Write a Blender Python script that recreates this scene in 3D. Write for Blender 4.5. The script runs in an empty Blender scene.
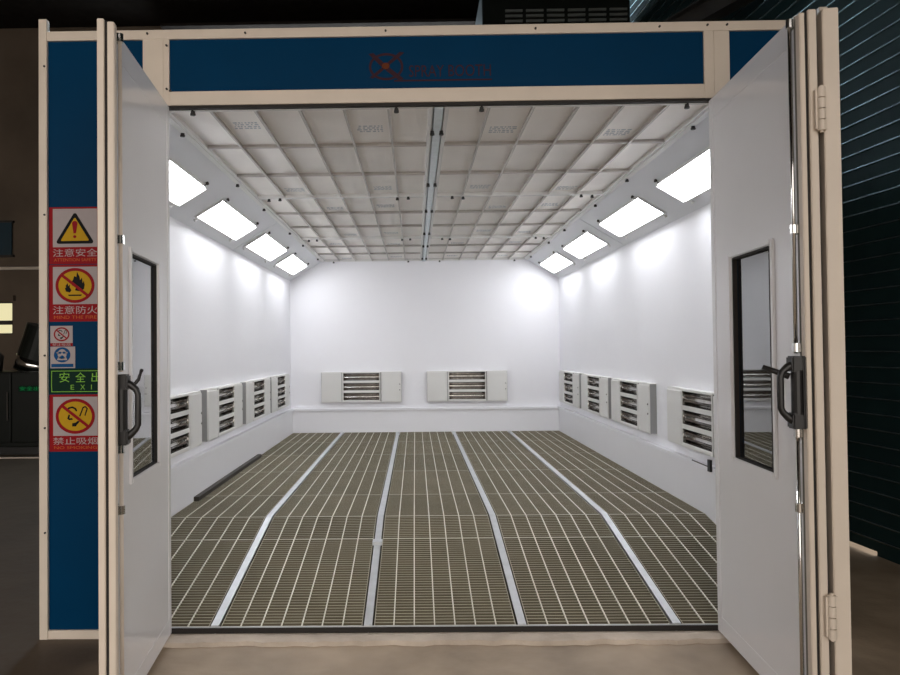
import bpy, bmesh, math, random
from mathutils import Vector, Matrix
random.seed(7)
sc = bpy.context.scene
COL = sc.collection
PI = math.pi

# ------------------------------------------------------------------ materials
def srgb(r, g, b):
    f = lambda c: (c/255/12.92) if c/255 <= 0.04045 else ((c/255+0.055)/1.055)**2.4
    return (f(r), f(g), f(b))

def mat(name, col, rough=0.5, metal=0.0, var=0.08, scale=6.0, bump=0.0, bscale=40.0, spec=0.5, coat=0.0, col2=None, rnd=0.0):
    m = bpy.data.materials.new(name); m.use_nodes = True
    nt = m.node_tree; nt.nodes.clear()
    out = nt.nodes.new('ShaderNodeOutputMaterial'); b = nt.nodes.new('ShaderNodeBsdfPrincipled')
    nt.links.new(b.outputs[0], out.inputs[0])
    b.inputs['Metallic'].default_value = metal; b.inputs['Roughness'].default_value = rough
    b.inputs['Specular IOR Level'].default_value = spec
    b.inputs['Coat Weight'].default_value = coat; b.inputs['Coat Roughness'].default_value = 0.15
    tc = nt.nodes.new('ShaderNodeTexCoord')
    n = nt.nodes.new('ShaderNodeTexNoise'); n.inputs['Scale'].default_value = scale; n.inputs['Detail'].default_value = 5
    nt.links.new(tc.outputs['Object'], n.inputs['Vector'])
    mx = nt.nodes.new('ShaderNodeMix'); mx.data_type = 'RGBA'
    c2 = col2 if col2 else tuple(max(0, c*(1-2*var)) for c in col)
    c1 = col if col2 else tuple(min(1, c*(1+var)) for c in col)
    mx.inputs[6].default_value = (*c1, 1); mx.inputs[7].default_value = (*c2, 1)
    nt.links.new(n.outputs['Fac'], mx.inputs[0])
    last = mx.outputs[2]
    if rnd:
        oi = nt.nodes.new('ShaderNodeObjectInfo')
        hv = nt.nodes.new('ShaderNodeHueSaturation')
        mr = nt.nodes.new('ShaderNodeMapRange'); mr.inputs['To Min'].default_value = 1-rnd; mr.inputs['To Max'].default_value = 1+rnd
        nt.links.new(oi.outputs['Random'], mr.inputs['Value']); nt.links.new(mr.outputs[0], hv.inputs['Value'])
        nt.links.new(last, hv.inputs['Color']); last = hv.outputs[0]
    nt.links.new(last, b.inputs['Base Color'])
    if bump:
        n2 = nt.nodes.new('ShaderNodeTexNoise'); n2.inputs['Scale'].default_value = bscale; n2.inputs['Detail'].default_value = 6
        nt.links.new(tc.outputs['Object'], n2.inputs['Vector'])
        bp = nt.nodes.new('ShaderNodeBump'); bp.inputs['Strength'].default_value = bump; bp.inputs['Distance'].default_value = 0.02
        nt.links.new(n2.outputs['Fac'], bp.inputs['Height']); nt.links.new(bp.outputs[0], b.inputs['Normal'])
    return m

def lightened_tops(m, col):
    nt = m.node_tree; b = [n for n in nt.nodes if n.type == 'BSDF_PRINCIPLED'][0]
    src = b.inputs['Base Color'].links[0].from_socket
    g = nt.nodes.new('ShaderNodeNewGeometry'); sp = nt.nodes.new('ShaderNodeSeparateXYZ'); mr = nt.nodes.new('ShaderNodeMapRange')
    mr.inputs['From Min'].default_value = .7; mr.inputs['From Max'].default_value = .9
    mx = nt.nodes.new('ShaderNodeMix'); mx.data_type = 'RGBA'; mx.inputs[7].default_value = (*col, 1)
    nt.links.new(g.outputs['Normal'], sp.inputs[0]); nt.links.new(sp.outputs[2], mr.inputs['Value'])
    nt.links.new(mr.outputs[0], mx.inputs[0]); nt.links.new(src, mx.inputs[6]); nt.links.new(mx.outputs[2], b.inputs['Base Color'])

def oily_shaded_side(m, col):
    """oil-stained concrete plus painted shade beyond x = -1.9, with an irregular edge"""
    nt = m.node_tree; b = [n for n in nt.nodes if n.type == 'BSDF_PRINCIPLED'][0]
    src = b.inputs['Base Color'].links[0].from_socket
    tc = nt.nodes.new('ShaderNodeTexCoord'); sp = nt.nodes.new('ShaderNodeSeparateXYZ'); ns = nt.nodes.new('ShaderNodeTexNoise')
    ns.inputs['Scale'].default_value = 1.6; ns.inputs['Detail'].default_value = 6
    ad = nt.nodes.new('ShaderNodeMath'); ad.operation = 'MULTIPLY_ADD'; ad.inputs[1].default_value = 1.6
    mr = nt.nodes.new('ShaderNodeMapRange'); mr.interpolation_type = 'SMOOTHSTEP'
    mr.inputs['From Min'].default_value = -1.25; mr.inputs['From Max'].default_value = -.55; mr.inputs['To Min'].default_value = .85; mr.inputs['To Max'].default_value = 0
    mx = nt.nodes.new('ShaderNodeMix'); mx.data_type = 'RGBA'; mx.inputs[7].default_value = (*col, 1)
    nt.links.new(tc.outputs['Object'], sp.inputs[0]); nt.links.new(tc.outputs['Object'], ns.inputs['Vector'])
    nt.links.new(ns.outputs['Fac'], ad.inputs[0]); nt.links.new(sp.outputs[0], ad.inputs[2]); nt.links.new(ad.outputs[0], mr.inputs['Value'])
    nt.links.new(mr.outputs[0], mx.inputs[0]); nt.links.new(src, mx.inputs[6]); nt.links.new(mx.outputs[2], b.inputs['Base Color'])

def emit(name, col, s):
    m = bpy.data.materials.new(name); m.use_nodes = True
    nt = m.node_tree; nt.nodes.clear()
    out = nt.nodes.new('ShaderNodeOutputMaterial'); e = nt.nodes.new('ShaderNodeEmission')
    e.inputs[0].default_value = (*col, 1); e.inputs[1].default_value = s
    nt.links.new(e.outputs[0], out.inputs[0]); return m

def glass_mat(name):
    m = bpy.data.materials.new(name); m.use_nodes = True
    nt = m.node_tree; nt.nodes.clear()
    out = nt.nodes.new('ShaderNodeOutputMaterial'); mx = nt.nodes.new('ShaderNodeMixShader')
    t = nt.nodes.new('ShaderNodeBsdfTransparent'); t.inputs[0].default_value = (0.86, 0.93, 0.93, 1)
    g = nt.nodes.new('ShaderNodeBsdfGlossy'); g.inputs['Roughness'].default_value = 0.02
    fr = nt.nodes.new('ShaderNodeFresnel'); fr.inputs[0].default_value = 1.5
    mu = nt.nodes.new('ShaderNodeMath'); mu.operation = 'MULTIPLY'; mu.inputs[1].default_value = 3.0; mu.use_clamp = True
    nt.links.new(fr.outputs[0], mu.inputs[0]); nt.links.new(mu.outputs[0], mx.inputs[0])
    nt.links.new(t.outputs[0], mx.inputs[1]); nt.links.new(g.outputs[0], mx.inputs[2]); nt.links.new(mx.outputs[0], out.inputs[0])
    return m

M = dict(
    wall=mat('white wall panel', (.84, .84, .875), .5, var=.015, scale=1.5),
    plinth=mat('plinth sheet', (.83, .83, .86), .4, var=.02, scale=2),
    cove=mat('cove sheet', (.68, .69, .71), .4, var=.02, scale=2),
    leaf=mat('white door sheet', (.80, .79, .80), .22, var=.02, scale=2, coat=.3),
    cream=mat('cream painted steel', srgb(214, 201, 186), .45, var=.06, scale=5, bump=.03, bscale=60),
    blue=mat('blue cladding', (.0, .034, .092), .42, var=.1, scale=2, spec=.05),
    pad=mat('filter fleece', (.93, .90, .86), .95, var=.05, scale=3, bump=.25, bscale=160),
    stamp=mat('blue ink', (.60, .63, .67), .9, var=.25, scale=90),
    grid=mat('grid steel', (.50, .47, .44), .45, .35, var=.12, scale=8),
    galv=mat('galvanised steel', (.62, .68, .70), .38, .55, var=.12, scale=18, bump=.05, bscale=60),
    rail=mat('floor rail steel', (.60, .62, .64), .4, .35, var=.12, scale=14),
    bar=mat('dusty grating bar', (.175, .152, .098), .7, .0, var=.2, scale=2.5, rnd=.12),
    rod=mat('grating cross rod', (.69, .67, .57), .5, .1, var=.1, scale=6),
    filt=mat('floor filter', (.075, .066, .036), .95, var=.3, scale=3, bump=.3, bscale=120),
    heater=mat('heater enamel', (.70, .695, .675), .42, var=.02, scale=4),
    side=mat('dark grey sheet', (.30, .30, .30), .5, .3, var=.08),
    chrome=mat('chrome', (.78, .77, .75), .14, 1, var=.05, scale=10),
    refl=mat('reflector steel', (.60, .585, .56), .16, 1, var=.3, scale=22),
    tube=mat('quartz tube', (.10, .075, .06), .12, .3, var=.2, scale=30),
    black=mat('black plastic', (.012, .011, .011), .42, var=.1, scale=20),
    rubber=mat('rubber seal', (.018, .015, .013), .8, var=.1, scale=30),
    olive=mat('brush seal', (.16, .15, .12), .8, var=.1, scale=30),
    glass=glass_mat('window glass'),
    lamp=emit('lamp diffuser', (.955, .97, 1.0), 14.4),
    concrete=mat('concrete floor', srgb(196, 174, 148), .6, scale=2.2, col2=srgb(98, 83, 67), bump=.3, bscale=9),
    sill=mat('cement sill', srgb(214, 200, 184), .8, scale=5, col2=srgb(150, 136, 122), bump=.5, bscale=22),
    far=mat('far wall render', srgb(122, 106, 90), .9, scale=.9, col2=srgb(70, 60, 51), bump=.4, bscale=5),
    roof=mat('dark roof', (.026, .021, .018), .95, var=.2, spec=.0),
    ribs=mat('dark green sheeting', (.012, .036, .038), .62, .0, var=.2, scale=3, spec=.25),
    ridge=mat('highlight ridge of the sheeting', (.20, .27, .28), .22, .8, var=.3, scale=5),
    steel=mat('dark steel', (.05, .042, .036), .5, .4, var=.3, scale=4),
    machine=mat('dark machine paint', (.009, .011, .009), .35, var=.3, scale=3, spec=.2),
    pane=emit('bright pane', srgb(236, 226, 178), 1.0),
    sky=emit('skylight pane', (.72, .88, 1.0), 17.0),
    dimpane=mat('louver blade', (.17, .18, .165), .5, .3, var=.2),
    s_red=mat('sign red', srgb(140, 22, 28), .45, var=.06, scale=30, spec=.08),
    s_white=mat('sign white', srgb(166, 156, 156), .5, var=.03, scale=30, spec=.08),
    s_yel=mat('sign yellow', srgb(186, 146, 30), .5, var=.06, scale=30, spec=.08),
    s_blk=mat('sign black', (.008, .008, .008), .5, var=.05, spec=.08),
    s_green=mat('sign green', (.002, .022, .012), .4, var=.1, scale=30, spec=.08),
    s_lgreen=mat('sign glow green', srgb(126, 182, 70), .5, var=.05, spec=.08),
    s_blue=mat('sign blue', srgb(20, 72, 120), .5, var=.06, scale=30, spec=.08),
    s_orange=mat('sign orange', srgb(186, 92, 46), .5, var=.05, spec=.08),
    logo=mat('dull red lettering', (.040, .016, .024), .5, var=.1, spec=.08),
    logo2=mat('orange emblem core', (.12, .03, .012), .5, var=.1, spec=.08),
    exit_reflection=emit('reflected green lettering', srgb(40, 190, 100), .22),
    board=mat('teal notice board', srgb(10, 46, 60), .5, var=.1),
    switch=mat('switch black', (.006, .006, .006), .4),
)

oily_shaded_side(M['concrete'], srgb(74, 61, 49))  # oil stain, with the fall-off of booth light put in the colour
lightened_tops(M['bar'], (.50, .465, .36))        # light on the upper edges put into the colour

# ------------------------------------------------------------------ mesh helpers
class MB:
    def __init__(s, bev=0.0): s.bm = bmesh.new(); s.bev = bev
    def box(s, x0, x1, y0, y1, z0, z1, bev=None):
        v = [s.bm.verts.new(p) for p in ((x0,y0,z0),(x1,y0,z0),(x1,y1,z0),(x0,y1,z0),(x0,y0,z1),(x1,y0,z1),(x1,y1,z1),(x0,y1,z1))]
        f = [s.bm.faces.new([v[i] for i in q]) for q in ((3,2,1,0),(4,5,6,7),(0,1,5,4),(1,2,6,5),(2,3,7,6),(3,0,4,7))]
        b = s.bev if bev is None else bev
        if b:
            e = list({e for q in f for e in q.edges})
            bmesh.ops.bevel(s.bm, geom=e, offset=b, segments=2, affect='EDGES', profile=.6)
        return s
    def bar(s, p0, p1, w, h, up=(0,0,1)):
        p0 = Vector(p0); p1 = Vector(p1); d = (p1-p0).normalized(); u = Vector(up)
        r = d.cross(u).normalized(); u = r.cross(d)
        v = []
        for p in (p0, p1):
            for a, b in ((-1,-1),(1,-1),(1,1),(-1,1)): v.append(s.bm.verts.new(p+r*a*w/2+u*b*h/2))
        for q in ((3,2,1,0),(4,5,6,7),(0,1,5,4),(1,2,6,5),(2,3,7,6),(3,0,4,7)): s.bm.faces.new([v[i] for i in q])
        return s
    def tube(s, pts, r, seg=10, cap=True):
        pts = [Vector(p) for p in pts]; rings = []
        rr = r if isinstance(r, (list, tuple)) else [r]*len(pts)
        ref = None
        for i, p in enumerate(pts):
            d = (pts[min(i+1, len(pts)-1)]-pts[max(i-1, 0)]).normalized()
            if ref is None: ref = Vector((0,0,1)) if abs(d.z) < .9 else Vector((1,0,0))
            a = d.cross(ref).normalized(); b = a.cross(d).normalized(); ref = b
            rings.append([s.bm.verts.new(p+(a*math.cos(2*PI*k/seg)+b*math.sin(2*PI*k/seg))*rr[i]) for k in range(seg)])
        for i in range(len(rings)-1):
            for k in range(seg):
                s.bm.faces.new((rings[i][k], rings[i][(k+1)%seg], rings[i+1][(k+1)%seg], rings[i+1][k]))
        if cap:
            s.bm.faces.new(rings[0][::-1]); s.bm.faces.new(rings[-1])
        return s
    def prism(s, poly, a, thick):
        """poly of (p,q) pairs mapped by a(p,q,t) -> point, extruded from t=0 to thick"""
        n = len(poly)
        A = [s.bm.verts.new(a(p, q, 0)) for p, q in poly]; B = [s.bm.verts.new(a(p, q, thick)) for p, q in poly]
        s.bm.faces.new(A[::-1]); s.bm.faces.new(B)
        for i in range(n): s.bm.faces.new((A[i], A[(i+1)%n], B[(i+1)%n], B[i]))
        return s
    def sheet(s, prof, a, t0, t1):
        """open profile swept: a(p,q,t)"""
        A = [s.bm.verts.new(a(p, q, t0)) for p, q in prof]; B = [s.bm.verts.new(a(p, q, t1)) for p, q in prof]
        for i in range(len(prof)-1): s.bm.faces.new((A[i], A[i+1], B[i+1], B[i]))
        return s
    def build(s, name, m, parent=None, label=None, smooth=False, loc=None):
        bmesh.ops.recalc_face_normals(s.bm, faces=s.bm.faces)
        me = bpy.data.meshes.new(name); s.bm.to_mesh(me); s.bm.free()
        if smooth:
            for p in me.polygons: p.use_smooth = True
        me.materials.append(m)
        o = bpy.data.objects.new(name, me); COL.objects.link(o)
        if parent: o.parent = parent
        if loc: o.location = loc
        if label: o['label'] = label
        return o

def tag(o, label=None, cat=None, group=None, kind=None):
    if label: o['label'] = label
    if cat: o['category'] = cat
    if group: o['group'] = group
    if kind: o['kind'] = kind
    return o
def thing(name, label, cat, loc=(0,0,0), rot=(0,0,0), group=None):
    o = bpy.data.objects.new(name, None); COL.objects.link(o); o.empty_display_size = .1
    o.location = loc; o.rotation_euler = rot
    return tag(o, label, cat, group)
def struct(o): o['kind'] = 'structure'; return o
def setting(name):
    o = bpy.data.objects.new(name, None); COL.objects.link(o); o['kind'] = 'structure'; return o
def dup(root, loc, rot=(0,0,0), label=None):
    r = root.copy(); COL.objects.link(r); r.location = loc; r.rotation_euler = rot
    if label: r['label'] = label
    for ch in list(root.children):
        c = ch.copy(); COL.objects.link(c); c.parent = r
        for g in list(ch.children):
            k = g.copy(); COL.objects.link(k); k.parent = c
    return r

# ------------------------------------------------------------------ camera (solved from the photograph's vanishing lines)
cam = bpy.data.cameras.new('camera'); co = bpy.data.objects.new('camera', cam); COL.objects.link(co)
F, CX, YAW, PIT, ROL = 684.8, 407.6, -.011, .0167, -.0105
cy_, sy_, cp_, sp_ = math.cos(YAW), math.sin(YAW), math.cos(PIT), math.sin(PIT)
fw = Vector((sy_*cp_, cy_*cp_, sp_)); rt = Vector((cy_, -sy_, 0)); up = rt.cross(fw)
c_, s_ = math.cos(ROL), math.sin(ROL)
rt, up = rt*c_+up*s_, up*c_-rt*s_
mw = Matrix((( rt.x, up.x, -fw.x, -.151), (rt.y, up.y, -fw.y, -3.871), (rt.z, up.z, -fw.z, 1.616), (0,0,0,1)))
co.matrix_world = mw
cam.sensor_width = 36; cam.lens = F*36/900; cam.shift_x = (450-CX)/900
cam.clip_start = .05; cam.clip_end = 200
sc.camera = co

# ------------------------------------------------------------------ dimensions
W, L, ZF, ZC, WC, ZV = 2.116, 6.9, .317, 3.01, 1.613, 2.705
KY, Z0 = 1.486, .055
def fz(y): return Z0+(ZF-Z0)*min(max((y-.02)/(KY-.02), 0), 1)

# ------------------------------------------------------------------ warehouse setting
def far_x(y): return 3.47-.08*y            # the ribbed wall is slightly turned against the booth
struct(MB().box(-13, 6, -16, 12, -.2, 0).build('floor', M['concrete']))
o = MB()
o.box(-13, -8.62, 9.2, 9.5, 0, 9.5); o.box(-7.88, 6, 9.2, 9.5, 0, 9.5)
o.box(-8.62, -7.88, 9.2, 9.5, 0, 1.98); o.box(-8.62, -7.88, 9.2, 9.5, 2.6, 9.5)
struct(o.build('wall_far', M['far']))
struct(MB().box(-13.3, 3.95, -6.2, -6, 5.0, 9.7).build('wall_front_unseen', M['far']))  # unseen front wall, added to keep sky light off the upper hall
struct(MB().box(-13.3, -13, -6, 9.5, 0, 9.5).build('wall_far_left', M['far']))
struct(MB().box(-13.3, 6, -6, 9.5, 7.9, 8.1).build('ceiling', M['roof']))
win = setting('window_1')
w = MB()
for x0, x1 in ((-8.62,-8.585),(-8.24,-8.215),(-7.915,-7.88)): w.box(x0, x1, 9.24, 9.3, 1.98, 2.6)
for z0, z1 in ((1.98,2.0),(2.165,2.245),(2.58,2.6)): w.box(-8.62, -7.88, 9.24, 9.3, z0, z1)
w.build('window_frame', M['steel'], win)
MB().box(-8.6, -7.9, 9.31, 9.32, 1.99, 2.59).build('pane', M['pane'], win)
MB().box(-8.68, -7.82, 9.1, 9.2, 2.62, 2.72).build('lintel', M['far'], win)

# ribbed dark green sheeting wall on the right
prof = []
z = .0; p = .12
prof.append((0, .0))
z = .032
while z < 9.3:
    prof += [(0, z), (0, z+.078)]
    for k in range(7):
        an = PI*(k/6-.5); prof.append((-.004-.010*math.cos(an), z+.0875+.009*math.sin(an)))
    prof += [(0, z+.097), (0, z+.119)]
    z += p
mp = lambda q, zz, t: (far_x(t)+q, t, zz)
sg = MB()
pr = prof[1:]
sg.sheet(pr, mp, -6, 1.42); sg.sheet(pr, mp, 1.42, 1.78); sg.sheet(pr, mp, 1.78, 9.2)
sg.sheet(prof[:2], mp, -6, 1.42); sg.sheet(prof[:2], mp, 1.78, 9.2)          # a gap under the sheeting lets daylight in
rw = struct(sg.build('wall_far_right', M['ribs'], smooth=True))
rw.data.materials.append(M['ridge'])  # paler, glossier metal puts the highlight lines into the ridges
for pg in rw.data.polygons:
    if far_x(pg.center.y)-pg.center.x < .0015: pg.use_smooth = False          # only the ridges are round
    else: pg.material_index = 1

# high clerestory window in the far wall
sk = setting('window_2')
MB().box(-4.2, 1.6, 9.16, 9.17, 5.4, 7.3).build('pane', M['sky'], sk)
b = MB()
for k in range(9): b.box(-4.25+.73*k, -4.2+.73*k, 9.12, 9.2, 5.35, 7.35)
for z in (5.35, 6.33, 7.3): b.box(-4.25, 1.64, 9.12, 9.2, z, z+.05)
b.build('window_frame', M['steel'], sk)
MB().box(-4.6, 2.0, 8.1, 9.2, 7.37, 7.42).build('light_baffle', M['roof'], sk)  # added board that keeps the pane's light off the roof

# low pale pipe on the floor behind, things at the far wall
tag(MB().tube([(-12.5, 6.6, .012), (-2.6, 6.55, .012)], .012, 8).build('floor_pipe', M['cream']),
    'thin pale pipe lying on the floor in front of the dark machine', 'pipe')
bd = thing('notice_board', 'dark teal board hung on the far wall above the small window', 'board', (-8.5, 9.17, 3.5))
MB().box(-.63, .63, -.03, .0, 0, .62).build('panel', M['board'], bd)
e_ = MB(); e_.box(-.66, .66, -.04, .03, .62, .66); e_.box(-.66, .66, -.04, .03, -.04, 0); e_.build('frame', M['steel'], bd)
tag(MB().tube([(-12, 9.16, 3.26), (-7.5, 9.16, 3.24), (-4, 9.16, 3.26)], .03, 8).build('wall_conduit', M['cream']),
    'pale conduit running along the far wall below the teal board', 'pipe')
mc = thing('extraction_machine', 'dark machine cabinet with a slanted duct on top near the far window', 'machine', (-6.55, 6.95, 0))
b = MB(.015); b.box(-.95, 1.0, 0, .9, .12, 1.32); b.build('cabinet', M['machine'], mc)
b = MB(); b.box(-.9, .95, .04, .86, 0, .12); b.build('plinth', M['black'], mc)
b = MB(.01); b.box(-.9, -.02, -.03, 0, .2, 1.3); b.build('door_panel', M['machine'], mc)
b = MB(.01); b.box(.0, .95, -.03, 0, .2, 1.3); b.build('door_panel', M['machine'], mc)
MB().tube([(-.06, -.05, .55), (-.06, -.05, 1.0)], .012, 8).build('door_handle', M['steel'], mc)
b = MB(); b.tube([(.12, .42, 1.30), (.19, .42, 1.52), (.35, .42, 2.02), (.353, .42, 2.03)], [.33, .33, .33, .31], 28); b.build('duct', M['machine'], mc, smooth=False)
b = MB(); b.tube([(.134, .42, 1.335), (.19, .42, 1.52)], [.337, .337], 32); b.build('duct_band', M['chrome'], mc, 'polished steel band around the foot of the duct', smooth=True)
b = MB(); b.tube([(-.55, .3, 1.31), (-.5, .3, 1.6), (-.45, .3, 1.66)], [.17, .16, .05], 18); b.build('filter_pot', M['steel'], mc, smooth=True)

# ------------------------------------------------------------------ flat lettering and sign helpers (signs hang on a plane y = const, facing -y)
def text_mesh(body):
    c = bpy.data.curves.new('lettering', 'FONT'); c.body = body; c.resolution_u = 3
    ob = bpy.data.objects.new('lettering', c); COL.objects.link(ob)
    dg = bpy.context.evaluated_depsgraph_get(); dg.update()
    me = bpy.data.meshes.new_from_object(ob.evaluated_get(dg)); 
    bpy.data.objects.remove(ob); bpy.data.curves.remove(c)
    return me
def lettering(name, body, x0, x1, z0, z1, y, m, parent, label=None):
    me = text_mesh(body); xs = [v.co.x for v in me.vertices]; zs = [v.co.y for v in me.vertices]
    a, b, c, d = min(xs), max(xs), min(zs), max(zs)
    for v in me.vertices:
        v.co = Vector((x0+(v.co.x-a)/(b-a)*(x1-x0), y, z0+(v.co.y-c)/(d-c)*(z1-z0)))
    bm = bmesh.new(); bm.from_mesh(me)
    r = bmesh.ops.extrude_face_region(bm, geom=bm.faces[:])
    bmesh.ops.translate(bm, verts=[g for g in r['geom'] if isinstance(g, bmesh.types.BMVert)], vec=(0, -.0006, 0))
    bmesh.ops.recalc_face_normals(bm, faces=bm.faces); bm.to_mesh(me); bm.free()
    me.materials.clear(); me.materials.append(m); me.name = name
    o = bpy.data.objects.new(name, me); COL.objects.link(o); o.parent = parent
    if label: o['label'] = label
    return o
def ell(cx, cz, rx, rz, n=40, a0=0, a1=2*PI):
    return [(cx+rx*math.cos(a0+(a1-a0)*k/n), cz+rz*math.sin(a0+(a1-a0)*k/n)) for k in range(n)]
def flat(name, polys, y, m, parent, t=.0006, label=None):
    b = MB()
    for q in polys: b.prism(q, lambda p, z, k: (p, y-k, z), t)
    return b.build(name, m, parent, label)
def rect(x0, x1, z0, z1): return [(x0,z0),(x1,z0),(x1,z1),(x0,z1)]
def ring(name, cx, cz, rx, rz, w, y, m, parent, n=40):
    b = MB()
    for k in range(n):
        a, c = 2*PI*k/n, 2*PI*(k+1)/n
        b.prism([(cx+rx*math.cos(a), cz+rz*math.sin(a)), (cx+rx*math.cos(c), cz+rz*math.sin(c)),
                 (cx+(rx-w)*math.cos(c), cz+(rz-w)*math.sin(c)), (cx+(rx-w)*math.cos(a), cz+(rz-w)*math.sin(a))], lambda p, z, t: (p, y-t, z), .0006)
    return b.build(name, m, parent)
def slash(cx, cz, rx, rz, w, flip=1):
    a = math.radians(42); dx, dz = rx*math.cos(a), rz*math.sin(a); nx, nz = w/2*math.sin(a), w/2*math.cos(a)
    return [(cx-dx-nx, cz+(dz-nz)), (cx+dx-nx, cz-dz-nz), (cx+dx+nx, cz-dz+nz), (cx-dx+nx, cz+dz+nz)]

# reflection of a lit exit sign, painted as glowing letters on the far machine
t = thing('exit_sign_reflection', 'dim green reflection of an exit sign on the dark machine cabinet', 'sign', (0, 6.9, 0))
flat('backing', [rect(-6.44, -5.98, 1.0, 1.1)], .015, M['s_green'], t, .003)
lettering('lettering', '安全出口', -6.42, -6.0, 1.02, 1.085, .0115, M['exit_reflection'], t)

# ------------------------------------------------------------------ booth shell
struct(MB().box(-W-.165, -W, .1, L+.15, 0, 3.4).build('wall_left', M['wall']))
struct(MB().box(W, W+.165, .1, L+.15, 0, 3.4).build('wall_right', M['wall']))
struct(MB().box(-W, W, L, L+.15, 0, 3.4).build('wall_back', M['wall']))
struct(MB().box(-W, W, .1, L, 3.12, 3.4).build('ceiling_booth', M['wall']))
# coves (sloping sheets that carry the lamps)
for s, nm in ((-1, 'trim_1'), (1, 'trim_2')):
    b = MB()
    nx, nz = .3046/.588, .503/.588
    b.prism([(s*WC, ZC), (s*(W+.0), ZV), (s*W, ZV+.03), (s*(WC), ZC+.04)], lambda p, q, t: (p, .1+t, q), L-.1)
    struct(b.build(nm, M['cove']))
    b = MB(); b.box(min(s*1.585, s*1.625), max(s*1.585, s*1.625), .1, L, ZC-.012, ZC+.03)
    struct(b.build('trim_3' if s < 0 else 'trim_4', M['heater']))
# seams of the cove
for s, nm in ((-1, 'trim_5'), (1, 'trim_6')):
    b = MB()
    for y in (3.52,):
        b.bar((s*(WC+.02), y, ZC-.014), (s*(W-.01), y, ZV+.004), .05, .006, up=(s*-.3, 0, -.5))
    struct(b.build(nm, M['cove']))
# plinth and lip
for nm, a in (('baseboard_left', (-W, -W+.03, .1, L, .0, .662)), ('baseboard_right', (W-.03, W, .1, L, .0, .662)), ('baseboard_back', (-W+.03, W-.03, L-.03, L, .0, .662))):
    struct(MB().box(*a).build(nm, M['plinth']))
for nm, a in (('trim_7', (-W, -W+.055, .1, L, .662, .70)), ('trim_8', (W-.055, W, .1, L, .662, .70)), ('trim_9', (-W+.055, W-.055, L-.055, L, .662, .70))):
    struct(MB(.004).box(*a).build(nm, M['wall']))
# dark angle left open along the foot of the left wall
b = MB(); b.box(-W+.03, -W+.075, 2.07, 4.49, ZF-.03, ZF+.035)
struct(b.build('trim_10', M['steel']))
# floor filter lying under the gratings
b = MB()
b.sheet([(.03, Z0-.045), (KY, ZF-.045), (L-.03, ZF-.045)], lambda p, q, t: (t, p, q), -W+.03, W-.03)
tag(struct(b.build('floor_filter', M['filt'])), None)
bpy.data.objects['floor_filter'].name = 'floor_pit'

# ------------------------------------------------------------------ front frame of the booth
fr = setting('wall_front')
def fpart(n, m, x0, x1, y0, y1, z0, z1, bev=.004): return MB(bev).box(x0, x1, y0, y1, z0, z1).build(n, M[m], fr)
fpart('corner_post', 'cream', -2.285, -2.238, -.012, .02, 0.0, 3.523)
fpart('corner_post', 'cream', 2.15, 2.197, -.012, .02, 0.0, 3.523)
fpart('jamb_post', 'cream', -1.690, -1.572, -.006, .06, .0, 3.40)
fpart('jamb_post', 'cream', 1.556, 1.645, -.006, .06, .0, 3.40)
fpart('top_rail', 'cream', -2.238, 2.15, -.008, .1, 3.398, 3.453)
fpart('jamb_post', 'cream', -1.572, -1.538, -.006, .06, 3.017, 3.40)
fpart('jamb_post', 'cream', 1.500, 1.556, -.006, .06, 3.017, 3.40)
fpart('header_rail', 'cream', -1.538, 1.500, -.008, .1, 3.017, 3.097)
fpart('base_rail', 'cream', -2.238, -1.690, -.008, .1, .0, .05)
fpart('base_rail', 'cream', 1.645, 2.15, -.008, .1, .0, .05)
fpart('blue_panel', 'blue', -1.538, 1.500, .006, .09, 3.097, 3.398, 0)
fpart('blue_panel', 'blue', -2.238, -1.690, .006, .09, .05, 3.398, 0)
fpart('blue_panel', 'blue', 1.645, 2.15, .006, .09, .05, 3.398, 0)
fpart('head_seal', 'rubber', -1.572, 1.556, .0, .03, 3.001, 3.017, 0)
fpart('inner_lintel', 'wall', -1.572, 1.556, .1, .13, 3.05, 3.12, 0)
fpart('return_panel', 'wall', -W, -1.575, .06, .08, 0, 3.12, 0)
fpart('return_panel', 'wall', 1.56, W, .06, .08, 0, 3.12, 0)
for x, z in ((-2.25,3.25),(-2.25,2.4),(-2.25,1.6),(-2.25,1.19),(-2.25,.6),(-1.55,3.36),(-1.55,3.11),(-1.66,3.43),(-1.1,3.425),(-.3,3.425),(.55,3.425),(1.25,3.425),(1.52,3.43),(1.63,3.43),(-1.53,3.10)):
    b = MB(); b.tube([(x, -.0175, z), (x, -.007, z)], .006, 8); b.build('screw', M['steel'], fr)
# concrete sill in front of the opening
b = MB(); NX = 60
top = []
for k in range(NX+1):
    x = -1.66+3.3*k/NX; top.append((x, random.uniform(-.012, .012), random.uniform(-.004, .004)))
vs = []
for x, dy, dz in top:
    vs.append([b.bm.verts.new(p) for p in ((x, -.115+dy, 0), (x, -.105+dy, .022+dz*.5), (x, -.03+dy*.3, .026+dz), (x, .006, .022), (x, .006, 0))])
for i in range(NX):
    for j in range(4): b.bm.faces.new((vs[i][j], vs[i+1][j], vs[i+1][j+1], vs[i][j+1]))
struct(b.build('trim_11', M['sill']))

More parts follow.
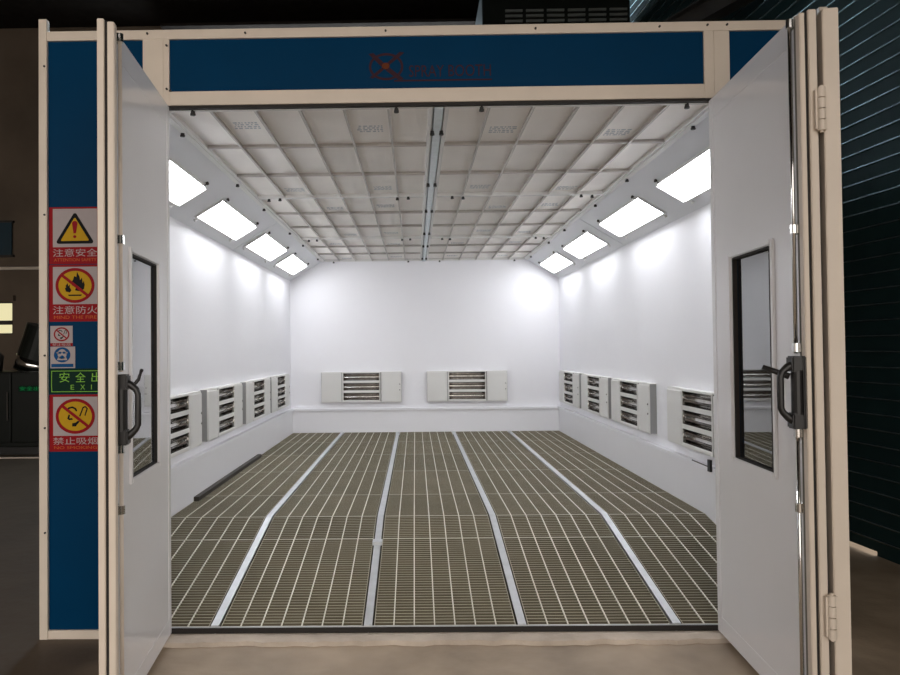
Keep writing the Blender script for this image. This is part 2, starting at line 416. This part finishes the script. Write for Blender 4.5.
# lettering on the header
t = thing('header_emblem', 'dull red emblem and lettering on the blue panel over the doorway', 'sign', (0, 0, 0))
Y = .0055
ring('emblem', -.300, 3.226, .098, .078, .013, Y, M['logo'], t)
flat('emblem_curve', [[(-.40,3.30),(-.372,3.305),(-.305,3.24),(-.20,3.155),(-.225,3.145),(-.315,3.215)], [(-.222,3.31),(-.195,3.305),(-.298,3.222),(-.375,3.158),(-.395,3.165),(-.315,3.228)]], Y-.0007, M['logo'], t)
flat('emblem_core', [ell(-.302, 3.230, .022, .018, 16)], Y-.0014, M['logo2'], t)
lettering('lettering', 'SPRAY BOOTH', -.170, .296, 3.165, 3.232, Y, M['logo'], t)
flat('underline', [rect(-.255, .302, 3.140, 3.149)], Y, M['logo'], t)

# ------------------------------------------------------------------ safety signs on the left blue panel
YS = .0055
def big_sign(nm, label, z0, z1, wz0, wz1, zh, en, encol):
    t = thing(nm, label, 'sign', (0, 0, 0))
    flat('backing', [rect(-2.234, -1.945, z0, z1)], YS, M['s_red'], t, .0012)
    flat('white_field', [rect(-2.212, -1.958, wz0, wz1)], YS-.0013, M['s_white'], t)
    h = wz0-z0
    lettering('lettering', zh, -2.212, -1.957, z0+h*.44, z0+h*.90, YS-.0013, M['s_white'], t)
    lettering('caption', en, -2.206, -1.962, z0+h*.16, z0+h*.34, YS-.0013, M[encol], t)
    return t
t = big_sign('warning_sign', 'red bordered sign with a yellow warning triangle, topmost on the blue panel', 2.120, 2.446, 2.217, 2.436, '注意安全', 'ATTENTION SAFETY', 's_orange')
def rtri(cx, z0, hw, h, r):
    pts = []
    for (px, pz, a0) in ((cx-hw+r*1.6, z0+r, 150), (cx+hw-r*1.6, z0+r, 270), (cx, z0+h-r*1.9, 30)):
        pts += [(px+r*math.cos(math.radians(a0+k*20)), pz+r*math.sin(math.radians(a0+k*20))) for k in range(7)]
    return pts
flat('triangle_border', [rtri(-2.085, 2.236, .112, .185, .012)], YS-.0021, M['s_blk'], t)
flat('triangle_field', [rtri(-2.085, 2.252, .082, .136, .005)], YS-.0029, M['s_yel'], t)
flat('exclamation_mark', [[(-2.092,2.295),(-2.078,2.295),(-2.069,2.352)]+ell(-2.085,2.352,.016,.014,8,0,PI)+[(-2.101,2.352)], ell(-2.085, 2.276, .0095, .0085, 14)], YS-.0037, M['s_red'], t)
def prohibition(t, cx, cz, rx, rz, w, shapes, field):
    flat('disc_field', [ell(cx, cz, rx-.004, rz-.004)], YS-.0021, M[field], t)
    flat('pictogram', shapes, YS-.0029, M['s_blk'], t)
    ring('ring', cx, cz, rx, rz, w, YS-.0029, M['s_red'], t)
    flat('slash', [slash(cx, cz, rx-w*.6, rz-w*.6, w*.95)], YS-.0037, M['s_red'], t)
t = big_sign('fire_sign', 'red bordered sign with a flame struck through in a yellow disc', 1.792, 2.116, 1.891, 2.104, '注意防火', 'MIND THE FIRE', 's_orange')
cx, cz = -2.085, 1.9975
fl = lambda pts, s=1: [(cx+x*s, cz+z*s) for x, z in pts]
prohibition(t, cx, cz, .112, .1, .017, [
    fl([(.0,-.028),(.03,-.034),(.052,-.02),(.056,.004),(.05,.026),(.044,.012),(.04,.045),(.03,.03),(.026,.05),(.012,.078),(.008,.048),(-.004,.054),(-.012,.03),(-.022,.018),(-.016,.0),(.006,-.008)]),
    fl([(-.03,-.04),(-.02,-.028),(-.03,-.01),(-.028,.006),(-.038,-.004),(-.042,.014),(-.054,-.002),(-.05,-.012),(-.058,-.014),(-.052,-.034)]),
    fl([(-.04,-.052),(.04,-.052),(.036,-.06),(-.036,-.06)])], 's_yel')
t = big_sign('no_smoking_sign', 'large red bordered no smoking sign with yellow disc, lowest on the blue panel', 1.054, 1.377, 1.143, 1.364, '禁止吸烟', 'NO SMOKING', 's_orange')
cx, cz = -2.085, 1.254
cig = lambda s: [fl([(-.018,-.058),(.004,-.058),(.008,-.05),(.026,-.03),(.014,-.026),(.002,-.036),(-.018,-.04)], s),
    fl([(.022,.0),(.030,.0),(.046,.044),(.056,.05),(.064,.042),(.052,.004),(.058,.002),(.072,.044),(.058,.058),(.042,.052)], s),
    fl([(-.046,-.012),(-.036,-.022),(-.014,-.02),(-.018,-.01),(-.034,-.012),(-.03,.008),(-.038,.01)], s),
    fl([(-.054,.03),(-.04,.05),(-.016,.056),(.004,.046),(.012,.03),(.004,.026),(-.004,.04),(-.02,.046),(-.036,.04),(-.046,.026)], s)]
prohibition(t, cx, cz, .112, .1, .017, cig(1), 's_yel')
t = thing('no_smoking_sticker', 'small white sticker with a red no smoking ring above the blue mask sticker', 'sign')
flat('backing', [rect(-2.228, -2.100, 1.652, 1.768)], YS, M['s_white'], t, .001)
cx, cz = -2.163, 1.720
flat('pictogram', cig(.45), YS-.0011, M['s_blk'], t)
ring('ring', cx, cz, .045, .040, .008, YS-.0011, M['s_red'], t)
flat('slash', [slash(cx, cz, .040, .036, .007)], YS-.0019, M['s_red'], t)
flat('caption_band', [rect(-2.228, -2.100, 1.652, 1.670)], YS-.0011, M['s_red'], t)
lettering('caption', '禁止吸烟', -2.215, -2.113, 1.654, 1.668, YS-.0019, M['s_white'], t)
t = thing('mask_sticker', 'small white sticker with a blue disc showing a masked head', 'sign')
flat('backing', [rect(-2.228, -2.086, 1.527, 1.650)], YS, M['s_white'], t, .001)
cx, cz = -2.160, 1.603
flat('disc', [ell(cx, cz, .047, .043)], YS-.0011, M['s_blue'], t)
flat('masked_head', [ell(cx, cz+.004, .026, .028, 20), [(cx-.03,cz-.03),(cx+.03,cz-.03),(cx+.022,cz-.012),(cx-.022,cz-.012)], [(cx-.034,cz+.012),(cx-.02,cz+.002),(cx-.02,cz+.02)], [(cx+.034,cz+.012),(cx+.02,cz+.002),(cx+.02,cz+.02)]], YS-.0019, M['s_white'], t)
flat('goggles', [ell(cx-.011, cz+.012, .009, .006, 12), ell(cx+.011, cz+.012, .009, .006, 12), ell(cx, cz-.012, .011, .009, 12)], YS-.0027, M['s_blue'], t)
flat('caption_band', [rect(-2.222, -2.096, 1.533, 1.552)], YS-.0011, M['s_blue'], t)
t = thing('exit_sticker', 'dark green exit sign with pale green lettering on the blue panel', 'sign')
flat('backing', [rect(-2.234, -1.786, 1.381, 1.524)], YS, M['s_green'], t, .001)
flat('border', [rect(-2.222,-1.798,1.509,1.5125), rect(-2.222,-1.798,1.3915,1.395), rect(-2.222,-2.2185,1.395,1.509), rect(-1.8015,-1.798,1.395,1.509)], YS-.0011, M['s_lgreen'], t)
for k, ch in enumerate('安全出口'):
    lettering('lettering', ch, -2.176+k*.0915, -2.118+k*.0915, 1.447, 1.502, YS-.0011, M['s_lgreen'], t)
for ch, x, wd in (('E', -2.112, .020), ('X', -2.056, .026), ('I', -1.995, .004), ('T', -1.955, .026)):
    lettering('lettering', ch, x, x+wd, 1.405, 1.432, YS-.0011, M['s_lgreen'], t)

# ------------------------------------------------------------------ folding door leaves
WL = 1.05
def leaf_frame(p0, p1, s):
    d = (Vector(p1)-Vector(p0)).normalized(); n = Vector((-d.y, d.x))*s
    return p0, d, n
def door(nm, label, p0, p1, s, ztop, zbot, rod_u, hz, handle=True, T=.065, inner='leaf', outer='blue', window=True, lip=(0, .028), seal=True):
    t = thing(nm, label, 'door', (0,0,0))
    P, d, n = leaf_frame(p0, p1, s)
    def q(u, v, z): return (P[0]+d.x*u+n.x*v, P[1]+d.y*u+n.y*v, z)
    def lbox(b, u0, u1, v0, v1, z0, z1, bev=0):
        vv = [b.bm.verts.new(q(*c)) for c in ((u0,v0,z0),(u1,v0,z0),(u1,v1,z0),(u0,v1,z0),(u0,v0,z1),(u1,v0,z1),(u1,v1,z1),(u0,v1,z1))]
        f = [b.bm.faces.new([vv[i] for i in k]) for k in ((3,2,1,0),(4,5,6,7),(0,1,5,4),(1,2,6,5),(2,3,7,6),(3,0,4,7))]
        if bev: bmesh.ops.bevel(b.bm, geom=list({e for k in f for e in k.edges}), offset=bev, segments=2, affect='EDGES')
    def part(n_, m, boxes, parent=t, bev=0, label=None):
        b = MB()
        for a in boxes: lbox(b, *a, bev)
        return b.build(n_, M[m], parent, label)
    wu0, wu1, wz0, wz1 = .29, .715, 1.035, 2.068
    def around(v0, v1, u0=.02, u1=WL-.02):
        if not window: return [(u0, u1, v0, v1, zbot+.01, ztop-.01)]
        return [(u0, wu0, v0, v1, zbot+.01, ztop-.01), (wu1, u1, v0, v1, zbot+.01, ztop-.01), (wu0, wu1, v0, v1, zbot+.01, wz0), (wu0, wu1, v0, v1, wz1, ztop-.01)]
    part('inner_sheet', inner, around(-.012, 0), label='white inner face')
    part('outer_sheet', outer, around(-T+.002, -.014), label='blue outer face')
    # seams of the white stiles
    part('stile', inner, [(.0, .05, -.012, .003, zbot, ztop), (.05, WL-.05, -.012, .002, zbot, zbot+.09), (.05, WL-.05, -.012, .002, ztop-.11, ztop)])
    ef = [(0, .035, -T, -.02, zbot, ztop), (.035, WL-.035, -T, -.02, ztop-.06, ztop), (.035, WL-.035, -T, -.02, zbot, zbot+.06)]
    if seal: ef += [(WL-.035, WL, -T, lip[0]-.012, zbot, ztop), (WL-.04, WL-.004, lip[0], lip[1], zbot, ztop-.01)]
    else: ef += [(WL-.06, WL, -T, .004, zbot, ztop)]
    part('edge_frame', 'cream', ef, bev=.003)
    if seal:
        part('edge_seal', 'rubber', [(WL-.034, WL-.012, lip[0]-.012, lip[0], zbot, ztop-.005)])
        part('brush_seal', 'olive', [(WL-.056, WL-.04, -.012, lip[1]*.8, zbot, ztop-.02)])
    if window:
        e = .024; g = .245, .765, wz0-.022, wz1+.03
        part('window_frame', 'leaf', [(g[0], g[0]+e, 0, .012, g[2], g[3]), (g[1]-e, g[1], 0, .012, g[2], g[3]), (g[0]+e, g[1]-e, 0, .012, g[3]-e, g[3]), (g[0]+e, g[1]-e, 0, .012, g[2], g[2]+e)], bev=.003)
        gd = -.011 if s > 0 else -.019
        part('window_seal', 'rubber', [(wu0-.003, wu0+.004, gd, .003, wz0, wz1), (wu1-.004, wu1+.003, gd, .003, wz0, wz1), (wu0+.004, wu1-.004, gd, .003, wz1-.006, wz1+.003), (wu0+.004, wu1-.004, gd, .003, wz0-.003, wz0+.006)])
        part('glass', 'glass', [(wu0+.003, wu1-.003, gd-.006, gd, wz0+.003, wz1-.003)])
    if handle:
        b = MB(); b.tube([q(rod_u, .018, zbot+.03), q(rod_u, .018, hz-.16)], .0085, 10); b.tube([q(rod_u, .018, hz+.16), q(rod_u, .018, ztop-.02)], .0085, 10)
        b.build('lock_rod', M['cream'] if s > 0 else M['chrome'], t, smooth=True)
        for z in (ztop-.03, 2.10, hz+.185, hz-.17, .94):
            b = MB(); lbox(b, rod_u-.022, rod_u+.022, 0, .008, z-.024, z+.024, .002); b.tube([q(rod_u, .018, z-.018), q(rod_u, .018, z+.018)], .0145, 12)
            b.build('rod_guide', M['chrome'], t)
        rod_u += .028
        b = MB(); lbox(b, rod_u-.036, rod_u+.03, 0, .016, hz-.15, hz+.15, .004)
        lbox(b, rod_u-.034, rod_u+.026, .012, .058, hz+.085, hz+.15, .006); lbox(b, rod_u-.034, rod_u+.026, .012, .058, hz-.15, hz-.085, .006)
        b.tube([q(rod_u, .03, hz-.1), q(rod_u, .03, hz+.1)], .023, 12)
        hb = b.build('handle', M['black'], t)
        b = MB(); b.tube([q(rod_u, .04, hz+.115), q(rod_u, .066, hz+.105), q(rod_u, .088, hz+.085), q(rod_u, .096, hz+.065), q(rod_u, .096, hz-.065), q(rod_u, .088, hz-.082), q(rod_u, .066, hz-.105), q(rod_u, .04, hz-.12)], [.02,.016,.0135,.0135,.0135,.0135,.016,.02], 12)
        b.build('grip', M['black'], hb, smooth=True)
        b = MB()
        if s > 0: b.tube([q(rod_u-.02, .07, hz+.10), q(rod_u-.045, .085, hz+.125), q(rod_u-.05, .092, hz+.15), q(rod_u-.046, .098, hz+.166), q(rod_u-.036, .102, hz+.165)], [.008,.008,.006,.008,.007], 10)
        else: b.tube([q(rod_u-.01, .055, hz+.065), q(rod_u-.03, .10, hz+.085), q(rod_u-.05, .145, hz+.105)], [.014,.012,.011], 10)
        b.build('release_lever', M['black'], hb, smooth=True)
    return t, q
LT, lq = door('folding_door_leaf', 'left white door leaf with narrow window and black handle beside the safety signs', (-1.540, -.012), (-1.421, -1.06), 1, 3.006, .035, .935, 1.37, T=.04, lip=(0, .028))
RT, rq = door('folding_door_leaf', 'right white door leaf with narrow window and black handle', (1.522, -.012), (1.452, -1.06), -1, 2.995, .035, .985, 1.42, T=.058, lip=(-.013, .008))
BT, bq = door('folding_door_leaf', 'second right door leaf folded back behind the white one, only its cream edge showing', (1.70, -.03), (1.534, -1.075), -1, 2.995, .03, .9, 1.4, handle=False, T=.058, seal=False, inner='blue', outer='leaf')
for ch in BT.children:
    if ch.name.startswith('inner_sheet'): ch['label'] = 'blue outer face'
    if ch.name.startswith('outer_sheet'): ch['label'] = 'white inner face'
# knuckle hinges between the two right leaves
for z0, z1 in ((2.485, 2.665), (.43, .61)):
    b = MB()
    n = 4
    for k in range(n):
        a = z0+(z1-z0)*k/n; b.tube([(1.513, -1.08, a+.002), (1.513, -1.08, a+(z1-z0)/n-.002)], .016, 16)
    b.tube([(1.513, -1.08, z0-.006), (1.513, -1.08, z1+.006)], .007, 10)
    b.box(1.49, 1.513, -1.08, -1.06, z0+.01, z1-.01); b.box(1.513, 1.54, -1.079, -1.076, z0+.01, z1-.01)
    b.build('hinge', M['cream'], RT, smooth=False)

# ------------------------------------------------------------------ gratings
RWS = [.02, 1.1, KY, 2.27, 3.45, 4.6, 5.75, L-.03]
S = .868
XS = [-W+.032, -1.5*S, -.5*S, .5*S, 1.5*S, W-.032]
ORD = ['first', 'second', 'third', 'fourth', 'fifth', 'sixth', 'last']
CNM = ['leftmost column along the left wall', 'second column from the left', 'middle column', 'second column from the right', 'rightmost column along the right wall']
DEEP, PITCH = .034, .0305
def grating_mesh(w, ln, row):
    b = MB(); n = max(2, round(ln/PITCH)); x0, x1 = .004, w-.004
    for k in range(n+1):
        y = .003+(ln-.006)*k/n
        b.box(x0, x1, y-.0024, y+.0024, -DEEP, 0)
    b.box(x0, x0+.004, 0, ln, -DEEP, 0); b.box(x1-.004, x1, 0, ln, -DEEP, 0)
    r = MB(); m = max(1, round(w/.1165))
    for k in range(1, m):
        x = w*k/m; r.box(x-.0035, x+.0035, .004, ln-.004, -.006, .0018)
    r.box(x0, x1, -.0015, .002, -.006, .0005)
    return b, r
for j in range(7):
    y0, y1 = RWS[j], RWS[j+1]
    dz = fz(y1)-fz(y0); ln = math.hypot(y1-y0, dz); ang = math.atan2(dz, y1-y0)
    for i in range(5):
        xa, xb = XS[i]+(.03 if i else 0), XS[i+1]-(.03 if i < 4 else 0)
        b, r = grating_mesh(xb-xa, ln-.004, j)
        where = 'nearest row at the doorway' if j == 0 else 'last row by the back wall' if j == 6 else ORD[j]+' row from the doorway'
        o = b.build('floor_grating', M['bar'])
        tag(o, f'slotted steel floor grating, {where}, {CNM[i]}', 'grating', 'steel gratings of the booth floor')
        o.location = (xa, y0, fz(y0)); o.rotation_euler = (ang, 0, 0)
        r.build('cross_rods', M['rod'], o, 'pale cross rods')
RN = ['leftmost', 'second from left', 'third from left', 'rightmost']
for k in range(4):
    x = (k-1.5)*S; b = MB()
    pr = [(.02, Z0), (KY, ZF), (L-.03, ZF)]
    for h0, h1, hw in ((.001, .007, .023), (-.05, .001, .003)):
        vs = []
        for y, z in pr: vs.append([b.bm.verts.new((x+a*hw, y, z+c)) for a, c in ((-1,h0),(1,h0),(1,h1),(-1,h1))])
        for i in range(2):
            for q in range(4): b.bm.faces.new((vs[i][q], vs[i][(q+1)%4], vs[i+1][(q+1)%4], vs[i+1][q]))
        b.bm.faces.new(vs[0]); b.bm.faces.new(vs[2][::-1])
    o = b.build('floor_rail', M['rail'])
    tag(o, f'light steel strip between grating columns, {RN[k]} of the four', 'rail', 'steel strips between the gratings')
    if k == 1:
        MB(.003).box(x-.034, x+.034, .98, 1.06, fz(1.0)+.001, fz(1.06)+.016).build('joint_clip', M['rail'], o)
b = MB(); b.box(-1.57, 1.55, .014, .019, Z0-.005, Z0+.002)
ns_ = b.build('floor_nosing', M['rail'])
MB().box(-1.565, 1.545, .007, .0135, Z0-.032, Z0-.004).build('seal', M['rubber'], ns_, 'black strip for the dark gap under the pale edge')  # dark strip put in for the shade of the gap below the edge
tag(ns_, 'thin pale steel edge along the front of the floor gratings', 'rail')

# ------------------------------------------------------------------ ceiling filter frames
FY = [.035, 2.352, 4.70, L-.02]
PL = {0: 'nearest the doorway', 1: 'in the middle', 2: 'nearest the back wall'}
def knob(b, x, y, z):
    b.tube([(x, y, z+.004), (x, y, z-.008), (x, y, z-.010), (x, y, z-.024)], [.012, .012, .0125, .0125], 12)
    b.bar((x-.014, y, z-.018), (x+.014, y, z-.018), .010, .012)
for j in range(3):
    for s in (-1, 1):
        y0, y1 = FY[j], FY[j+1]
        t = thing('ceiling_filter_frame', f'ceiling filter frame with fleece and steel grid, {"left" if s < 0 else "right"} of the centre rail, {PL[j]}', 'filter frame', (0,0,0), group='ceiling filter frames')
        X = lambda a, b_: (min(s*a, s*b_), max(s*a, s*b_))
        xi, xo = .034, 1.584
        MB().box(*X(xi, xo), y0+.005, y1-.005, ZC+.022, ZC+.05).build('filter_pad', M['pad'], t)
        b = MB()
        b.box(*X(xi, xi+.026), y0+.002, y1-.002, ZC-.010, ZC+.022); b.box(*X(xo-.02, xo), y0+.002, y1-.002, ZC-.004, ZC+.022)
        b.box(*X(xi+.026, xo-.02), y0+.002, y0+.024, ZC-.010, ZC+.022); b.box(*X(xi+.026, xo-.02), y1-.024, y1-.002, ZC-.010, ZC+.022)
        b.build('frame', M['heater'], t)
        b = MB()
        for k in (1, 2):
            y = y0+(y1-y0)*k/3; b.box(*X(xi+.026, xo-.02), y-.012, y+.012, ZC-.002, ZC+.004); b.box(*X(xi+.026, xo-.02), y-.002, y+.002, ZC+.004, ZC+.022)
        for k in range(1, 6):
            x = xi+(xo-xi)*k/6; b.box(*X(x-.007, x+.007), y0+.024, y1-.024, ZC-.006, ZC-.0021); b.box(*X(x-.002, x+.002), y0+.024, y1-.024, ZC-.0021, ZC+.022)
        b.build('grid', M['grid'], t)
        b = MB()
        random.seed(100+j*2+s)
        for k in (0, 2):
            y = y0+(y1-y0)*k/3
            for i in ((1, 4) if (k+j) % 2 == 0 else (2, 4) if s > 0 else (1, 3)):
                x = xi+(xo-xi)*(i+.22); yy = y+.33+random.uniform(-.05, .25)
                x = xi+(xo-xi)*(i+.2)/6
                for r in range(4):
                    xx = x
                    while xx < x+.15:
                        wd = random.uniform(.006, .03); b.box(*X(xx, xx+wd), yy+r*.035, yy+r*.035+.02, ZC+.0205, ZC+.0215); xx += wd+random.uniform(.006, .014)
        b.build('printed_mark', M['stamp'], t, 'faint blue printed marks')
        pts = [(.029, (.45, 1.77, 2.92, 4.21, 5.25, 6.46)[2*j], ZC-.018), (.029, (.52, 1.83, 2.97, 4.25, 5.3, 6.5)[2*j+1], ZC-.018),
               (1.612, (.435, 1.78, 2.775, 4.15, 5.1, 6.47)[2*j], ZC-.010), (1.612, (.435, 1.78, 2.775, 4.15, 5.1, 6.47)[2*j+1], ZC-.010)]
        pts += [(.245 if j == 0 else .30, y0+.012, ZC-.010), (1.42 if j == 0 else 1.475, y0+.012, ZC-.010), (.20 if j < 2 else .245, y1-.012, ZC-.010), (1.37 if j < 2 else 1.42, y1-.012, ZC-.010)]
        for x, y, z in pts:
            b = MB(); knob(b, s*x, y, z); b.build('latch', M['black'], t, 'black latch knob')
cr = MB(); cr.box(-.026, .026, .035, L, ZC-.016, ZC+.03); 
tag(cr.build('ceiling_centre_rail', M['galv']), 'bluish galvanised rail along the middle of the ceiling grid', 'rail')

# ------------------------------------------------------------------ lamps in the coves
slope = math.atan2(ZC-ZV, W-WC)
def cove_lamp(ln):
    """local: x along the booth, y up the slope (towards the ceiling grid), z out of the cove into the room"""
    t = bpy.data.objects.new('ceiling_light', None); COL.objects.link(t)
    h, w = .145, ln/2
    b = MB(.002)
    b.box(-w, w, h-.016, h, 0, .012); b.box(-w, w, -h, -h+.016, 0, .012); b.box(-w, -w+.016, -h+.016, h-.016, 0, .012); b.box(w-.016, w, -h+.016, h-.016, 0, .012)
    b.build('frame', M['heater'], t)
    MB().box(-w+.016, w-.016, -h+.016, h-.016, .002, .006).build('diffuser', M['lamp'], t, 'glowing white diffuser')
    for sx in (-1, 1):
        for sy in (-1, 1):
            b = MB(); b.tube([(sx*(w-.07), sy*(h+.022), 0), (sx*(w-.07), sy*(h+.022), .012), (sx*(w-.07), sy*(h+.022), .022)], [.012, .012, .008], 10)
            b.bar((sx*(w-.07), sy*(h+.022), .012), (sx*(w-.07), sy*(h-.006), .012), .016, .004)
            b.build('clamp', M['steel'] if sy > 0 else M['heater'], t)
    for sx in (-1, 1):
        MB(.001).box(sx*w-.006, sx*w+.006, -h+.02, h-.02, .012, .020).build('end_strip', M['chrome'], t)
    return t
LR = {1: [(.34, 1.56), (2.0, 3.27), (3.76, 4.97), (5.43, 6.62)], -1: [(.22, 1.47), (1.9, 3.18), (3.56, 4.88), (5.24, 6.48)]}
WHERE = ['nearest the doorway', 'second from the doorway', 'third from the doorway', 'nearest the back wall']
proto = cove_lamp(1.25)
first = True
for s in (1, -1):
    for k, (a, c) in enumerate(LR[s]):
        r = proto if first else dup(proto, (0,0,0)); first = False
        uvec = Vector((-s*math.cos(slope), 0, math.sin(slope))); nvec = Vector((-s*math.sin(slope), 0, -math.cos(slope))); xvec = uvec.cross(nvec)
        mid = Vector((s*(WC+W)/2, (a+c)/2, (ZC+ZV)/2)) + uvec*.055*0 + nvec*.001
        mid = Vector((s*1.897, (a+c)/2, 2.838)) + nvec*.001
        r.matrix_world = Matrix(((xvec.x, uvec.x, nvec.x, mid.x), (xvec.y, uvec.y, nvec.y, mid.y), (xvec.z, uvec.z, nvec.z, mid.z), (0,0,0,1)))
        tag(r, f'white glowing lamp panel in the {"right" if s > 0 else "left"} cove, {WHERE[k]}', 'lamp', 'lamp panels in the ceiling coves')

# ------------------------------------------------------------------ infrared heaters
def heater():
    """local: x along the wall, y = 0 at the wall and negative into the room, z up from the lower edge"""
    t = bpy.data.objects.new('wall_heater', None); COL.objects.link(t)
    D = -.075; H = .475
    slots = [(.035, .150), (.188, .303), (.341, .456)]
    b = MB()
    b.box(-.625, .625, -.008, 0, 0, H); b.box(-.625, -.285, D+.012, -.008, 0, H); b.box(.285, .625, D+.012, -.008, 0, H)
    zz = [0]+[v for sl in slots for v in sl]+[H]
    for k in range(0, 8, 2): b.box(-.285, .285, D+.004, -.008, zz[k], zz[k+1])
    b.build('housing', M['heater'], t)
    for sx in (-1, 1):
        b = MB(); b.box(min(sx*.625, sx*.628), max(sx*.625, sx*.628), D+.014, 0, .004, H-.004); b.build('side_plate', M['side'], t, 'dark grey side plate')  # side faces coloured darker than the front
    b = MB(.002); b.box(-.300, -.283, D, D+.014, .004, H-.004); b.box(.283, .300, D, D+.014, .004, H-.004); b.box(-.283, .283, D, D+.006, .002, .03); b.box(-.283, .283, D, D+.006, H-.016, H-.002)
    b.build('front_frame', M['heater'], t)
    for s in (-1, 1):
        b = MB(.003); b.box(min(s*.312, s*.618), max(s*.312, s*.618), D+.002, D+.013, .012, H-.02)
        c = b.build('cover_panel', M['heater'], t)
        for z in ((.19, .28) if s > 0 else ()):
            k = MB(); k.tube([(s*.60, D-.004, z), (s*.60, D+.003, z)], .008, 8); k.build('screw', M['steel'], c)
        b = MB(); b.box(min(s*.302, s*.310), max(s*.302, s*.310), D+.006, D+.0125, .01, H-.01); b.build('joint_gap', M['steel'] if s > 0 else M['side'], t)
    for z0, z1 in slots:
        zc, hh = (z0+z1)/2, (z1-z0)/2
        b = MB(); n = 10
        prof = [(D+.006+.054*math.cos((k/n-.5)*PI)**.6 if 0 < k < n else D+.006, zc-hh+2*hh*k/n) for k in range(n+1)]
        b.sheet(prof, lambda p, q, tt: (tt, p, q), -.279, .279)
        for x in (-.279, .279): b.prism(prof, lambda p, q, tt: (x+tt-.0005, p, q), .001)
        r = b.build('reflector', M['refl'], t, smooth=True)
        for dz in (-.022, .022):
            k = MB(); k.tube([(-.278, D+.026, zc+dz), (-.225, D+.026, zc+dz), (-.22, D+.026, zc+dz), (.22, D+.026, zc+dz), (.225, D+.026, zc+dz), (.278, D+.026, zc+dz)], [.013, .013, .0085, .0085, .013, .013], 10)
            k.build('heating_tube', M['tube'], r, smooth=True)
    return t
hp = heater(); first = True
ZH = .789
def put(loc, rz, label):
    global first
    if first: o = hp; o.location = loc; o.rotation_euler = (0,0,rz); first = False
    else: o = dup(hp, loc, (0,0,rz))
    tag(o, label, 'heater', 'infrared heaters on the booth walls')
for x, w_ in ((-1.0, 'left'), (.652, 'right')): put((x, L, ZH), 0, f'white infrared wall heater on the back wall, the {w_} of the pair')
for k, y in enumerate((1.555, 2.985, 4.42, 5.79)): put((-W, y, ZH), PI/2, f'white infrared wall heater on the left wall, {WHERE[k]}')
for k, y in enumerate((1.53, 3.24, 4.635, 6.02)): put((W, y, ZH), -PI/2, f'white infrared wall heater on the right wall, {WHERE[k]}')
# small black socket and a drawn dark edge line under the right wall's first heater
t = thing('wall_socket', 'small black socket on the right wall plinth lip near the doorway', 'socket', (W-.055, 1.312, .715))
MB(.003).box(-.02, 0, -.022, .022, -.045, .045).build('body', M['switch'], t)
b = MB(); b.tube([(-.004, .03, -.014), (-.004, .34, -.012)], .0045, 8); b.build('edge_line', M['steel'], t)  # thin dark line added for the heater's lower edge

# ------------------------------------------------------------------ things above the booth
t = thing('roof_fan_unit', 'dark air unit with louvers standing on the booth roof', 'air unit', (1.75, 5.0, 3.453))
b = MB(.02); b.box(-.98, .95, .02, 1.4, .0, 2.9); b.build('casing', M['machine'], t)
for k in range(6):
    b = MB()
    for r in range(3):
        b.box(-.68+k*.272, -.68+k*.272+.225, .0, .02, 2.41+r*.068, 2.41+r*.068+.03)
    b.build('louver', M['dimpane'], t)
for k, (p0, p1, lab) in enumerate((((4.0, .3, 4.86), (1.2, 5.9, 4.72), 'brown steel roof beam crossing above the right door leaf, the left of two'), ((4.1, 1.7, 5.02), (2.2, 5.9, 5.1), 'brown steel roof beam above the right door leaf, the right of two'))):
    b = MB(); b.bar(p0, p1, .16, .012); 
    q0 = Vector(p0)+Vector((0,0,.2)); q1 = Vector(p1)+Vector((0,0,.2)); b.bar(q0, q1, .16, .012)
    b.bar(Vector(p0)+Vector((0,0,.1)), Vector(p1)+Vector((0,0,.1)), .012, .2)
    tag(b.build('roof_beam', M['steel']), lab, 'beam')

# ------------------------------------------------------------------ light: the lamps themselves, and grey daylight through the open front of the hall
wd = bpy.data.worlds.new('daylight'); sc.world = wd; wd.use_nodes = True
nt = wd.node_tree; bg = nt.nodes['Background']; bg.inputs[1].default_value = 2.05
# the yard in front of the hall is brighter on its right-hand side
tc = nt.nodes.new('ShaderNodeTexCoord'); dp = nt.nodes.new('ShaderNodeVectorMath'); dp.operation = 'DOT_PRODUCT'; dp.inputs[1].default_value = (.72, -.69, .1)
mr = nt.nodes.new('ShaderNodeMapRange'); mr.inputs['From Min'].default_value = -.3; mr.inputs['From Max'].default_value = 1; mr.inputs['To Min'].default_value = .2; mr.inputs['To Max'].default_value = 1.7
hs = nt.nodes.new('ShaderNodeHueSaturation'); hs.inputs['Color'].default_value = (1.0, .93, .86, 1)
nt.links.new(tc.outputs['Generated'], dp.inputs[0]); nt.links.new(dp.outputs['Value'], mr.inputs['Value']); nt.links.new(mr.outputs[0], hs.inputs['Value']); nt.links.new(hs.outputs[0], bg.inputs[0])

vs = sc.view_settings
vs.view_transform = 'Standard'; vs.look = 'None'; vs.gamma = 1; vs.use_curve_mapping = False; vs.exposure = 0
sc.cycles.use_denoising = True
sc.cycles.max_bounces = 10; sc.cycles.diffuse_bounces = 7; sc.cycles.transparent_max_bounces = 8
